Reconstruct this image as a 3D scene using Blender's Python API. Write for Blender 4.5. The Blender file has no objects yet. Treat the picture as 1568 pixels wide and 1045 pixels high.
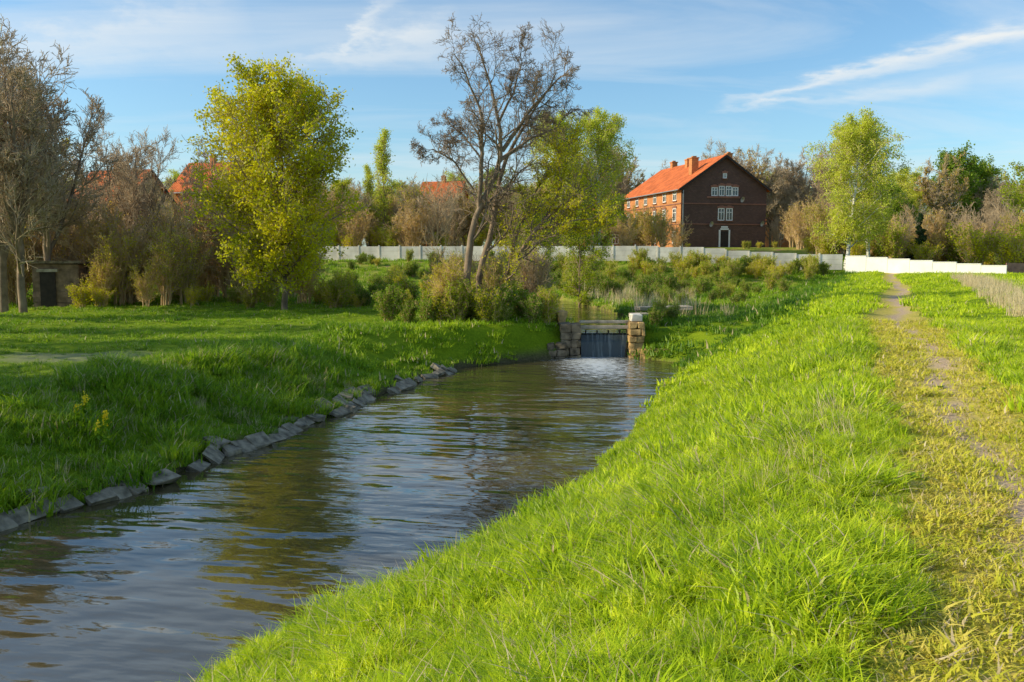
import bpy, math, numpy as np
from mathutils import Vector, Matrix
rng = np.random.default_rng(11)
S = bpy.context.scene
RAD = math.radians

# ---------------------------------------------------------------- utils
def hash2(i, j, s):
    v = np.sin(i*127.1 + j*311.7 + s*74.7)*43758.5453
    return v - np.floor(v)
def vnoise(x, y, s=0):
    x = np.asarray(x, float); y = np.asarray(y, float)
    i = np.floor(x); j = np.floor(y); fx = x-i; fy = y-j
    fx = fx*fx*(3-2*fx); fy = fy*fy*(3-2*fy)
    a = hash2(i, j, s); b = hash2(i+1, j, s); c = hash2(i, j+1, s); d = hash2(i+1, j+1, s)
    return (a*(1-fx)+b*fx)*(1-fy)+(c*(1-fx)+d*fx)*fy
def fbm(x, y, s=0, o=3):
    r = 0; a = 0.5; t = 0
    for k in range(o):
        r = r + a*vnoise(x*2**k, y*2**k, s+k*7); t += a; a *= 0.5
    return r/t
def sst(a, b, x):
    t = np.clip((np.asarray(x, float)-a)/(b-a), 0, 1); return t*t*(3-2*t)
def lerp(a, b, t): return a*(1-t)+b*t

def fast_mesh(name, V, F, mats, mi=None, smooth=True):
    me = bpy.data.meshes.new(name)
    V = np.ascontiguousarray(V, dtype=np.float32); F = np.ascontiguousarray(F, dtype=np.int32)
    M, k = F.shape
    me.vertices.add(len(V)); me.vertices.foreach_set('co', V.ravel())
    me.loops.add(M*k); me.loops.foreach_set('vertex_index', F.ravel())
    me.polygons.add(M); me.polygons.foreach_set('loop_start', np.arange(M, dtype=np.int32)*k)
    for m in mats: me.materials.append(m)
    if mi is not None: me.polygons.foreach_set('material_index', np.asarray(mi, np.int32))
    me.polygons.foreach_set('use_smooth', np.full(M, smooth, dtype=bool))
    me.update(calc_edges=True); me.validate()
    return me
def add_obj(name, me, loc=(0,0,0), rot=(0,0,0), sc=1.0, parent=None):
    o = bpy.data.objects.new(name, me); o.location = loc; o.rotation_euler = rot
    o.scale = (sc, sc, sc) if np.isscalar(sc) else sc
    S.collection.objects.link(o)
    if parent: o.parent = parent
    return o
def empty(name, loc=(0,0,0), rz=0):
    o = bpy.data.objects.new(name, None); o.location = loc; o.rotation_euler = (0,0,rz); o.empty_display_size = 0.3
    S.collection.objects.link(o); return o

CF = np.array([[0,3,2,1],[4,5,6,7],[0,1,5,4],[1,2,6,5],[2,3,7,6],[3,0,4,7]])
def boxes(lst, jit=0.0, taper=0.0):
    V=[];F=[];n=0
    for b in lst:
        cx,cy,cz,sx,sy,sz = b[:6]; rz = b[6] if len(b)>6 else 0
        c = np.array([[-1,-1,-1],[1,-1,-1],[1,1,-1],[-1,1,-1],[-1,-1,1],[1,-1,1],[1,1,1],[-1,1,1]],float)*0.5
        c[4:, :2] *= (1-taper)
        c = c*[sx,sy,sz]
        if jit: c = c + rng.normal(0, jit, c.shape)
        co,si = math.cos(rz), math.sin(rz)
        x = c[:,0]*co-c[:,1]*si+cx; y = c[:,0]*si+c[:,1]*co+cy
        V.append(np.stack([x,y,c[:,2]+cz],1)); F.append(CF+n); n+=8
    return np.concatenate(V), np.concatenate(F)
def box_obj(name, lst, mat, parent=None, jit=0.0, bevel=0.0, taper=0.0):
    V,F = boxes(lst, jit, taper)
    o = add_obj(name, fast_mesh(name, V, F, [mat], smooth=False), parent=parent)
    if bevel:
        m = o.modifiers.new('bev','BEVEL'); m.width = bevel; m.segments = 2
    return o

# ---------------------------------------------------------------- materials
class NT:
    def __init__(s, name, world=False):
        if world: s.m=None; s.t = world
        else:
            s.m = bpy.data.materials.new(name); s.m.use_nodes = True; s.t = s.m.node_tree
        s.t.nodes.clear()
    def n(s, typ, **kw):
        nd = s.t.nodes.new(typ)
        for k,v in kw.items(): setattr(nd, k, v)
        return nd
    def l(s, a, b): s.t.links.new(a, b)
    def pos(s): return s.n('ShaderNodeNewGeometry').outputs['Position']
    def noise(s, vec, scale, detail=3, rough=0.55, mp=None):
        nd = s.n('ShaderNodeTexNoise'); nd.inputs['Scale'].default_value=scale
        nd.inputs['Detail'].default_value=detail; nd.inputs['Roughness'].default_value=rough
        if mp:
            m = s.n('ShaderNodeMapping'); m.inputs['Scale'].default_value = mp; s.l(vec, m.inputs['Vector']); vec = m.outputs[0]
        s.l(vec, nd.inputs['Vector']); return nd.outputs['Fac']
    def ramp(s, fac, stops):
        r = s.n('ShaderNodeValToRGB'); e = r.color_ramp.elements
        while len(e) < len(stops): e.new(0.5)
        for k,(p,c) in enumerate(stops):
            e[k].position = p; e[k].color = (c[0],c[1],c[2],1) if not np.isscalar(c) else (c,c,c,1)
        s.l(fac, r.inputs['Fac']); return r.outputs['Color']
    def mix(s, fac, a, b, mode='MIX'):
        m = s.n('ShaderNodeMix', data_type='RGBA', blend_type=mode)
        if isinstance(fac, bpy.types.NodeSocket): s.l(fac, m.inputs[0])
        else: m.inputs[0].default_value = fac
        for v,i in ((a,6),(b,7)):
            if isinstance(v, bpy.types.NodeSocket): s.l(v, m.inputs[i])
            else: m.inputs[i].default_value = (v[0],v[1],v[2],1)
        return m.outputs[2]
    def math(s, op, a, b=0.0, clamp=False):
        m = s.n('ShaderNodeMath', operation=op); m.use_clamp = clamp
        for v,i in ((a,0),(b,1)):
            if isinstance(v, bpy.types.NodeSocket): s.l(v, m.inputs[i])
            else: m.inputs[i].default_value = v
        return m.outputs[0]
    def principled(s, col, rough=0.8, bump=None, bs=0.4, bd=0.02, spec=0.3):
        p = s.n('ShaderNodeBsdfPrincipled'); p.inputs['Roughness'].default_value = rough
        p.inputs['Specular IOR Level'].default_value = spec
        if isinstance(col, bpy.types.NodeSocket): s.l(col, p.inputs['Base Color'])
        else: p.inputs['Base Color'].default_value = (col[0],col[1],col[2],1)
        if bump is not None:
            b = s.n('ShaderNodeBump'); b.inputs['Strength'].default_value=bs; b.inputs['Distance'].default_value=bd
            s.l(bump, b.inputs['Height']); s.l(b.outputs[0], p.inputs['Normal'])
        return p
    def out(s, sh):
        o = s.n('ShaderNodeOutputMaterial'); s.l(sh.outputs[0] if not isinstance(sh, bpy.types.NodeSocket) else sh, o.inputs['Surface']); return s.m

def simple(name, c, rough=0.8, nscale=3.0, var=0.35, spec=0.3, bd=0.01, metal=0):
    t = NT(name); p = t.pos(); f = t.noise(p, nscale, 5)
    c1 = tuple(v*(1-var) for v in c); c2 = tuple(min(1,v*(1+var)) for v in c)
    col = t.ramp(f, [(0.3,c1),(0.7,c2)])
    pr = t.principled(col, rough, t.noise(p, nscale*8, 4), 0.5, bd, spec)
    pr.inputs['Metallic'].default_value = metal
    return t.out(pr)

def leafmat(name, cols, trans=0.45, nscale=0.5, tboost=1.3, rough=0.5, up=0.0, spec=0.2, dvar=0.7):
    t = NT(name)
    rnd = t.n('ShaderNodeObjectInfo').outputs['Random']
    f = t.noise(t.pos(), nscale, 3)
    f2 = t.noise(t.pos(), 9.0, 1)
    s_ = t.math('ADD', t.math('MULTIPLY', f, 0.65), t.math('MULTIPLY', rnd, 0.2))
    s_ = t.math('ADD', s_, t.math('MULTIPLY', t.math('SUBTRACT', f2, 0.5), dvar))
    n = len(cols)
    col = t.ramp(s_, [(0.15+0.55*k/(n-1), c) for k,c in enumerate(cols)])
    p = t.principled(col, rough, spec=spec)
    if up>0:
        g = t.n('ShaderNodeNewGeometry').outputs['Normal']
        a = t.n('ShaderNodeVectorMath', operation='SCALE'); a.inputs['Scale'].default_value = 1-up; t.l(g, a.inputs[0])
        b = t.n('ShaderNodeVectorMath', operation='ADD'); b.inputs[1].default_value=(-0.25*up,0,up); t.l(a.outputs[0], b.inputs[0])
        c = t.n('ShaderNodeVectorMath', operation='NORMALIZE'); t.l(b.outputs[0], c.inputs[0]); t.l(c.outputs[0], p.inputs['Normal'])
    tr = t.n('ShaderNodeBsdfTranslucent')
    tc = t.mix(1.0, col, (tboost, tboost*1.0, tboost*0.6), 'MULTIPLY'); t.l(tc, tr.inputs[0])
    mx = t.n('ShaderNodeMixShader'); mx.inputs[0].default_value = trans
    t.l(p.outputs[0], mx.inputs[1]); t.l(tr.outputs[0], mx.inputs[2])
    return t.out(mx)

M_bark = simple('bark', (0.24,0.175,0.12), 0.9, 2.0, 0.4)
M_twig = simple('twig_bark', (0.48,0.365,0.235), 0.9, 1.0, 0.3)
M_twigH = simple('hero_twig_bark', (0.28,0.205,0.14), 0.9, 1.0, 0.3)
M_redtwig = simple('brown_twig', (0.56,0.39,0.20), 0.9, 0.6, 0.35)
def birch():
    t = NT('birch_bark'); f = t.noise(t.pos(), 3.0, 4, 0.6, (1,1,3)); 
    return t.out(t.principled(t.ramp(f, [(0.40,(0.08,0.07,0.06)),(0.48,(0.7,0.67,0.6))]), 0.8))
M_birch = birch()
M_leafY = leafmat('leaf_yellowgreen', [(0.24,0.28,0.008),(0.52,0.51,0.012),(0.80,0.69,0.03)], 0.45)
M_leafP = leafmat('leaf_palegreen', [(0.36,0.42,0.05),(0.54,0.58,0.07),(0.68,0.68,0.12)], 0.45)
M_leafG = leafmat('leaf_green', [(0.09,0.165,0.014),(0.18,0.28,0.02),(0.34,0.42,0.035)], 0.4)
M_leafS = leafmat('leaf_shrub', [(0.18,0.25,0.012),(0.37,0.43,0.02),(0.62,0.60,0.05)], 0.45)
M_leafO = leafmat('leaf_orange_buds', [(0.46,0.29,0.06),(0.58,0.43,0.06),(0.60,0.54,0.06)], 0.45)
M_leafC = leafmat('leaf_conifer', [(0.02,0.05,0.015),(0.05,0.10,0.03)], 0.1)
M_grass = leafmat('grass_blades', [(0.18,0.31,0.004),(0.44,0.59,0.012),(0.80,0.86,0.05)], 0.42, 0.6, 1.15, 0.4, up=0.5, dvar=0.95)
M_grassL = leafmat('grass_blades_meadow', [(0.10,0.21,0.005),(0.21,0.36,0.009),(0.42,0.54,0.02)], 0.4, 0.4, 1.15, 0.45, up=0.42, dvar=0.95)
M_grassD = leafmat('grass_blades_painted_shade', [(0.05,0.13,0.004),(0.11,0.23,0.008),(0.26,0.38,0.015)], 0.35, 0.4, 1.1, 0.45, up=0.35, dvar=0.9)  # darker green; tree shadow on the bank is put into this colour
M_grassP = leafmat('grass_path', [(0.38,0.46,0.02),(0.66,0.62,0.06),(0.84,0.68,0.18)], 0.35, 0.8, 1.1, 0.6, up=0.6)
M_dry = leafmat('grass_dry', [(0.45,0.35,0.18),(0.62,0.50,0.30),(0.75,0.64,0.45)], 0.35, 1.0, 1.0, 0.7, up=0.3)
M_weed = leafmat('weed_leaves', [(0.12,0.24,0.01),(0.24,0.36,0.02),(0.40,0.48,0.04)], 0.3, 1.0, 1.1, 0.5, up=0.4)
M_conc = simple('concrete', (0.36,0.31,0.24), 0.9, 2.5, 0.45)
M_fence = simple('fence_concrete', (0.70,0.65,0.56), 0.9, 0.7, 0.25)
M_white = simple('white_painted_wall', (0.80,0.78,0.74), 0.85, 0.8, 0.1)
M_stone = simple('bank_stone', (0.25,0.21,0.15), 0.9, 5.0, 0.65, bd=0.03)
M_wstone = simple('weir_stone', (0.19,0.145,0.095), 0.9, 4.0, 0.7, bd=0.04)
M_orstone = simple('lichen_stone', (0.42,0.27,0.11), 0.9, 3.5, 0.65, bd=0.04)
M_dark = simple('dark_wood', (0.035,0.025,0.02), 0.7)
M_frame = simple('white_frame', (0.78,0.76,0.73), 0.5, var=0.05)
M_metal = simple('grey_metal', (0.35,0.35,0.35), 0.45, var=0.1, metal=0.6)
def glass():
    t = NT('window_glass'); p = t.principled((0.02,0.025,0.03), 0.08, spec=0.8); return t.out(p)
M_glass = glass()
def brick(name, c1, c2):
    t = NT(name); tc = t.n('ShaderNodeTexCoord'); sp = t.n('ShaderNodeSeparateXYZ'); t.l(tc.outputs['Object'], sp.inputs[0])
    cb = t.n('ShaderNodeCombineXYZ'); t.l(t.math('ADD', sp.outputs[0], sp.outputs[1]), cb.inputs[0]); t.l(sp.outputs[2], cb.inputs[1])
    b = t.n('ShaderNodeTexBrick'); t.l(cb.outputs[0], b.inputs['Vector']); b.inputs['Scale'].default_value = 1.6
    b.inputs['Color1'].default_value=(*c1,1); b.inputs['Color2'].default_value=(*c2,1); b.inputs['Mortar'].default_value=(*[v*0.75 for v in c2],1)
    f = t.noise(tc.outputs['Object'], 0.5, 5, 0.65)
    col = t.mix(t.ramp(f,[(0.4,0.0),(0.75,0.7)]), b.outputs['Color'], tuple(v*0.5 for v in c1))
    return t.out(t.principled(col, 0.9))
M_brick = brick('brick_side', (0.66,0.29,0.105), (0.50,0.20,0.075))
M_brickD = brick('brick_painted_shade', (0.16,0.09,0.068), (0.115,0.065,0.052))  # darker copy of the brick; the gable's shade is put into its colour
M_brickT = brick('brick_trim', (0.36,0.165,0.11), (0.30,0.13,0.09))
def rooftile(name, c):
    t = NT(name); tc = t.n('ShaderNodeTexCoord')
    w = t.n('ShaderNodeTexWave'); w.wave_type='BANDS'; w.bands_direction='Y'; w.inputs['Scale'].default_value = 1.3; t.l(tc.outputs['Object'], w.inputs['Vector'])
    f = t.noise(tc.outputs['Object'], 0.9, 6, 0.75)
    col = t.ramp(f, [(0.33,tuple(v*0.5 for v in c)),(0.62,c)])
    return t.out(t.principled(col, 0.85, w.outputs['Fac'], 0.5, 0.05, 0.15))
M_roof = rooftile('roof_tiles', (0.66,0.17,0.055))
M_plaster = simple('plaster', (0.62,0.42,0.18), 0.9, 0.6, 0.2)

# ---------------------------------------------------------------- terrain
yL = [-60,-5, 9, 13.15,14.8,18.9,24.4,29,32.3,34.2,35.6,45,60,75,90]
xLv= [-50,-18.,-9.9,-7.6,-6.6,-5.5,-4.1,-2.9,-1.7,0.6,2.75,3.0,1.2,-2.5,-6]
yR = [-60,0, 8.3,10.2,12.1,18.2,26.1,31,33.3,34.8,35.6,45,60,75,90]
xRv= [-28,-6.2,-2.75,-1.35,0.05,2.15,4.6,6.0,6.4,5.4,4.65,6.0,4.6,0.9,-3]
def XL(y): return np.interp(y, yL, xLv) + 0.12*np.sin(y*1.7)*(np.asarray(y)<32)
def XR(y): return np.interp(y, yR, xRv) + (0.12*np.sin(y*1.3+1)+0.07*np.sin(y*2.9))*(np.asarray(y)<32)
def XP(y): return 0.42*np.asarray(y,float) + 0.55 + 0.2*np.sin(np.asarray(y)*0.16) + 0.35*(1-sst(4,14,y))
def height(x, y):
    x = np.asarray(x,float); y = np.asarray(y,float)
    xl=XL(y); xr=XR(y); xc=XP(y)-1.5
    up = sst(35.5,36.3,y); up2 = sst(33.5,38,y)
    wl = lerp(-2.5,-1.75,up); bed = lerp(-3.2,-2.3,up)
    t = xl-x
    wdt = np.interp(y,[10,30,35,40],[4.6,4.0,1.8,2.0])
    zl = wl + 0.3*sst(-0.1,0.45,t) + (-1.0-(wl+0.3))*np.clip(sst(0.2,1,(t+0.2*wdt)/(wdt*1.2)),0,1)
    zl = zl + 0.34*(fbm(x*0.45,y*0.45,3)-0.5)*sst(0.5,3,t) + 0.5*(fbm(x*0.07,y*0.07,5)-0.5)*sst(3,12,t)
    t = x-xr; w = np.maximum(xc-xr, 3.0)
    s_ = np.clip(t/w,0,1)
    zr1 = wl + 0.14*sst(-0.05,0.25,t) + (0.0-(wl+0.14))*(1-(1-s_)**1.2)*1.0
    s2 = np.clip(1-(xc-x)/6.5,0,1)
    zr2 = np.minimum(lerp(-1.15,0.0,s2*s2*(3-2*s2)), wl+0.5*t+0.4)
    zr = lerp(zr1, zr2, up2)
    zr = zr + 0.24*(fbm(x*0.6,y*0.6,9)-0.5)*sst(0.2,1.5,t)*(1-0.6*(1-sst(0.4,1.2,np.abs(x-XP(y)))))
    dp = x-XP(y)
    zr = zr - 0.06*np.exp(-(dp/0.55)**2) + 0.12*sst(1.5,4,dp)
    z = np.where(x<xl, zl, np.where(x>xr, zr, bed))
    F = sst(74,93,y)
    zh = 1.2 + 1.6*sst(93,113,y)
    zh = lerp(zh, 0.25+1.5*sst(105,130,y), sst(36,48,x))
    zh = lerp(zh, 0.35, sst(24,32,x)*(1-sst(86,95,y)))
    return lerp(z, zh, F)

def axis(segs):
    out=[]
    for a,b,st in segs: out.append(np.arange(a,b,st))
    return np.concatenate(out+[np.array([segs[-1][1]])])
sA = axis([(-900,-200,50),(-200,-60,8),(-60,-26,1.5),(-26,-16,0.4),(-16,9,0.16),(9,20,0.6),(20,60,2.5),(60,200,10),(200,900,50)])
yA = axis([(-80,-10,4),(-10,0,0.8),(0,14,0.14),(14,42,0.2),(42,60,0.5),(60,120,1.0),(120,200,5),(200,1500,60)])
SS,YY = np.meshgrid(sA,yA); XX = SS + 0.4*np.clip(YY,-80,140)
ZZ = height(XX,YY)
nx=len(sA); ny=len(yA)
idx = np.arange(nx*ny).reshape(ny,nx)
F = np.stack([idx[:-1,:-1],idx[:-1,1:],idx[1:,1:],idx[1:,:-1]],-1).reshape(-1,4)
V = np.stack([XX,YY,ZZ],-1).reshape(-1,3)

def dirt_mask(x,y):
    d = x-(XP(y)+0.10+0.20*np.sin(y*0.45+0.6)+0.08*np.sin(y*1.9))
    wd = 0.14+0.16*vnoise(x*0+y*0.9,y*0.4,61)
    return np.exp(-(d/wd)**2)*sst(0.24,0.40,fbm(x*1.1+3,y*0.8,21))
def path_mask(x,y): return 1-sst(0.4,1.15,np.abs(x-XP(y))+0.6*(fbm(x*1.3,y*1.3,30)-0.5))
def gravel_mask(x,y):
    d = np.abs(y-(23.6+0.10*(x+12)))
    return (1-sst(0.3,1.5,d+2.6*(fbm(x*.8,y*.8,33)-.5)))*(1-sst(-10.8,-8.8,x))*0.6
def edge_mask(x,y):
    tl = XL(y)-x; tr = x-XR(y)
    return np.clip((1-sst(0.2,0.75,tl))+0*x,0,1)*(x<XL(y)+0.3) + (1-sst(0.0,0.3,tr))*(x>XR(y)-0.3)

def ground_mat():
    t = NT('ground_soil_and_turf'); p = t.pos()
    def at(n):
        a = t.n('ShaderNodeAttribute', attribute_name=n); return a.outputs['Fac']
    f = t.noise(p, 0.6, 6, 0.65); f2 = t.noise(p, 14, 4, 0.7); f3 = t.noise(p, 60, 3, 0.7)
    g = t.ramp(t.math('ADD', t.math('MULTIPLY', f, 0.5), t.math('MULTIPLY', f2, 0.5)), [(0.3,(0.06,0.12,0.005)),(0.5,(0.16,0.24,0.008)),(0.7,(0.30,0.37,0.015))])
    pth = t.ramp(f2, [(0.3,(0.34,0.34,0.03)),(0.5,(0.54,0.44,0.09)),(0.7,(0.60,0.44,0.18))])
    dirt = t.ramp(f3, [(0.3,(0.36,0.25,0.17)),(0.7,(0.64,0.47,0.35))])
    grav = t.ramp(f3, [(0.3,(0.16,0.16,0.10)),(0.7,(0.36,0.34,0.25))])
    mud = t.ramp(f2, [(0.3,(0.05,0.045,0.02)),(0.7,(0.16,0.13,0.07))])
    far = t.ramp(f, [(0.35,(0.14,0.21,0.018)),(0.53,(0.30,0.32,0.05)),(0.64,(0.36,0.19,0.12))])
    c = t.mix(at('far'), g, far)
    c = t.mix(at('path'), c, pth); c = t.mix(at('dirt'), c, dirt); c = t.mix(at('gravel'), c, grav); c = t.mix(at('mud'), c, mud)
    return t.out(t.principled(c, 0.95, f2, 0.6, 0.06, 0.1))
me = fast_mesh('ground', V, F, [ground_mat()])
for nm, arr in (('path',path_mask(XX,YY)),('dirt',dirt_mask(XX,YY)),('gravel',gravel_mask(XX,YY)),('mud',np.clip(edge_mask(XX,YY),0,1)),
                ('far',sst(44,56,YY)*(1-sst(-3,0,XX-XP(YY)+7)))):
    a = me.attributes.new(nm,'FLOAT','POINT'); a.data.foreach_set('value', np.ascontiguousarray(arr.ravel(),dtype=np.float32))
add_obj('ground', me)

# ---------------------------------------------------------------- water
def water_mat():
    t = NT('river_water'); p = t.pos()
    m = t.n('ShaderNodeMapping'); m.inputs['Rotation'].default_value=(0,0,RAD(12)); t.l(p, m.inputs['Vector']); v = m.outputs[0]
    n1 = t.noise(v, 1.0, 2, 0.5, (0.7,1.8,1)); n2 = t.noise(v, 1.0, 2, 0.5, (2.0,5.0,1)); n3 = t.noise(v, 0.45, 2, 0.5, (1,1.6,1))
    patch = t.ramp(t.noise(p, 0.28, 2, 0.5), [(0.38,0.25),(0.62,1.0)])
    h = t.math('ADD', t.math('MULTIPLY', n1, 1.0), t.math('MULTIPLY', t.math('MULTIPLY', n2, 0.26), patch)); h = t.math('ADD', h, t.math('MULTIPLY', n3, 1.5))
    def dist(cx,cy,sx,sy):
        mm = t.n('ShaderNodeMapping'); mm.vector_type='POINT'; mm.inputs['Location'].default_value=(-cx/sx,-cy/sy,0); mm.inputs['Scale'].default_value=(1/sx,1/sy,0)
        t.l(p, mm.inputs['Vector']); l = t.n('ShaderNodeVectorMath', operation='LENGTH'); t.l(mm.outputs[0], l.inputs[0]); return l.outputs['Value']
    d = dist(3.2,33.6,1.5,4.9)
    fo = t.noise(p, 3.0, 6, 0.8, (1.0,2.4,1))
    fo2 = t.math('SUBTRACT', t.math('ADD', fo, 0.16), t.math('MULTIPLY', d, 0.20))
    foam = t.ramp(fo2, [(0.45,0.0),(0.62,0.85)])
    pr = t.n('ShaderNodeBsdfPrincipled')
    col = t.mix(foam, (0.075,0.060,0.026), (0.68,0.74,0.80)); t.l(col, pr.inputs['Base Color'])
    rg = t.math('ADD', t.math('MULTIPLY', foam, 0.6), 0.02); t.l(rg, pr.inputs['Roughness'])
    pr.inputs['IOR'].default_value = 2.05
    near = t.math('SUBTRACT', 1.0, t.math('MULTIPLY', d, 0.35), clamp=True)
    b = t.n('ShaderNodeBump'); b.inputs['Strength'].default_value = 1.0; b.inputs['Distance'].default_value = 0.046
    h = t.math('ADD', h, t.math('MULTIPLY', t.math('MULTIPLY', t.noise(p, 6, 3), near), 0.6))
    t.l(h, b.inputs['Height']); t.l(b.outputs[0], pr.inputs['Normal'])
    return t.out(pr)
M_water = water_mat()
V,F = np.array([[-60,-60,-2.36],[9,-60,-2.36],[9,35.75,-2.36],[-20,35.75,-2.36]]), np.array([[0,1,2,3]])
add_obj('river_water', fast_mesh('river_water', V, F, [M_water]))
ys = np.linspace(35.95,88,60); Vl = np.stack([XL(ys)-0.25,ys,np.full(60,-1.5)],1); Vr = np.stack([XR(ys)+0.25,ys,np.full(60,-1.5)],1)
V = np.concatenate([Vl,Vr]); i = np.arange(59); F = np.stack([i,i+60,i+61,i+1],1)
add_obj('upstream_water', fast_mesh('upstream_water', V, F, [M_water]))

# ---------------------------------------------------------------- weir
W = empty('weir')
def stonepile(cx,cy,cz,sx,sy,sz,seed,ch=0.26):
    r=np.random.default_rng(seed);out=[]
    nz=max(1,int(sz/ch)); z=cz-sz/2
    for k in range(nz):
        hh=sz/nz; x=cx-sx/2; xe=cx+sx/2
        while x<xe-0.1:
            wdt=min(r.uniform(0.2,0.5),xe-x+0.02)
            for q in range(2):
                out.append((x+wdt/2,cy+(q-0.5)*sy*0.5+r.normal(0,0.025),z+hh/2,wdt*0.985,sy*0.5,hh*0.985,r.normal(0,0.03)))
            x+=wdt
        z+=hh
    return out
box_obj('left_abutment', stonepile(2.35,36.0,-1.8,0.8,1.4,1.55,1)+stonepile(1.8,35.5,-2.15,0.75,1.0,0.8,2), M_wstone, W, 0.022, 0.035)
box_obj('right_abutment', stonepile(5.0,35.9,-1.75,0.62,1.3,1.65,3), M_orstone, W, 0.02, 0.035)
box_obj('right_cap', [(5.02,35.9,-0.78,0.44,0.6,0.28,0.03)], M_fence, W, 0.012, 0.03)
box_obj('beam_upper', [(3.75,36.1,-0.97,2.0,0.35,0.10,0)], M_conc, W, 0.006, 0.02)
box_obj('beam_lower', [(3.75,35.95,-1.17,1.95,0.3,0.13,0)], M_conc, W, 0.006, 0.02)
box_obj('sluice_gate', [(3.7,36.05,-1.95,2.0,0.1,0.95,0)]+[(3.0+0.46*k,35.97,-1.6,0.06,0.05,0.6,0) for k in range(4)], M_dark, W)
box_obj('sill', [(3.7,35.9,-2.4,2.0,0.5,0.2,0)], M_stone, W, 0.01)
box_obj('right_wing', [(5.9,35.2,-2.25,1.5,0.5,0.6,-0.35),(7.2,34.4,-2.35,1.2,0.5,0.35,-0.7)], M_orstone, W, 0.06, 0.06)
def curtain():
    t = NT('falling_water'); f = t.noise(t.pos(), 1, 4, 0.6, (9,1,0.8))
    c = t.ramp(f,[(0.5,(0.03,0.04,0.036)),(0.85,(0.22,0.25,0.25))]); return t.out(t.principled(c,0.12,f,0.4,0.02,0.6))
k=24; xx=np.linspace(2.8,4.65,k); prof=[(35.98,-1.42),(35.82,-1.5),(35.74,-1.8),(35.68,-2.15),(35.6,-2.4)]
V=np.array([[x, py+0.02*math.sin(x*17+a), pz] for a,(py,pz) in enumerate(prof) for x in xx]); F=np.array([[a*k+b,a*k+b+1,(a+1)*k+b+1,(a+1)*k+b] for a in range(4) for b in range(k-1)])
add_obj('water_curtain', fast_mesh('water_curtain', V, F, [curtain()]), parent=W)
box_obj('retaining_wall', [(1.95-0.32*j,37.4+0.85*j,-1.0+0.04*j,0.35,0.95,0.85,0.36) for j in range(9)], M_orstone, None, 0.05, 0.05)
box_obj('concrete_slab', [(7.2,42,-0.74,2.6,1.0,0.18,0.1),(5.9,40.3,-0.95,0.9,0.8,0.22,0.3)], M_conc, None, 0.03, 0.03)

# ---------------------------------------------------------------- stone revetment on left bank
V=[];F=[];n=0; y=7.5
while y<31:
    ln = rng.uniform(0.25,0.75); x = float(XL(y)); dx = float(XL(y+ln)-XL(y)); ang = math.atan2(ln,dx)
    L = math.hypot(ln,dx)
    for row in range(2):
        if rng.random()<(0.9 if row==0 else 0.35):
            b = np.array([[-1,-1,-1],[1,-1,-1],[1,1,-1],[-1,1,-1],[-1,-1,1],[1,-1,1],[1,1,1],[-1,1,1]],float)*0.5
            wd = rng.uniform(0.22,0.42)
            b = b*[L*rng.uniform(0.85,1.0), wd, rng.uniform(0.08,0.13)]; b += rng.normal(0,0.03,b.shape)
            tl = RAD(rng.uniform(16,34)); Rx = np.array([[1,0,0],[0,math.cos(tl),-math.sin(tl)],[0,math.sin(tl),math.cos(tl)]])
            b = b@Rx.T
            an=ang+rng.normal(0,0.12);co,si=math.cos(an),math.sin(an)
            X = b[:,0]*co-b[:,1]*si; Y = b[:,0]*si+b[:,1]*co
            ox = 0.05-row*0.34
            V.append(np.stack([X+x+dx/2+ox+rng.normal(0,0.04), Y+y+ln/2, b[:,2]-2.30+row*0.14+rng.normal(0,0.03)],1)); F.append(CF+n); n+=8
    y += ln
o = add_obj('stone_revetment', fast_mesh('stone_revetment', np.concatenate(V), np.concatenate(F), [M_stone], smooth=False))
mm=o.modifiers.new('b','BEVEL'); mm.width=0.02; mm.segments=2

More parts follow.
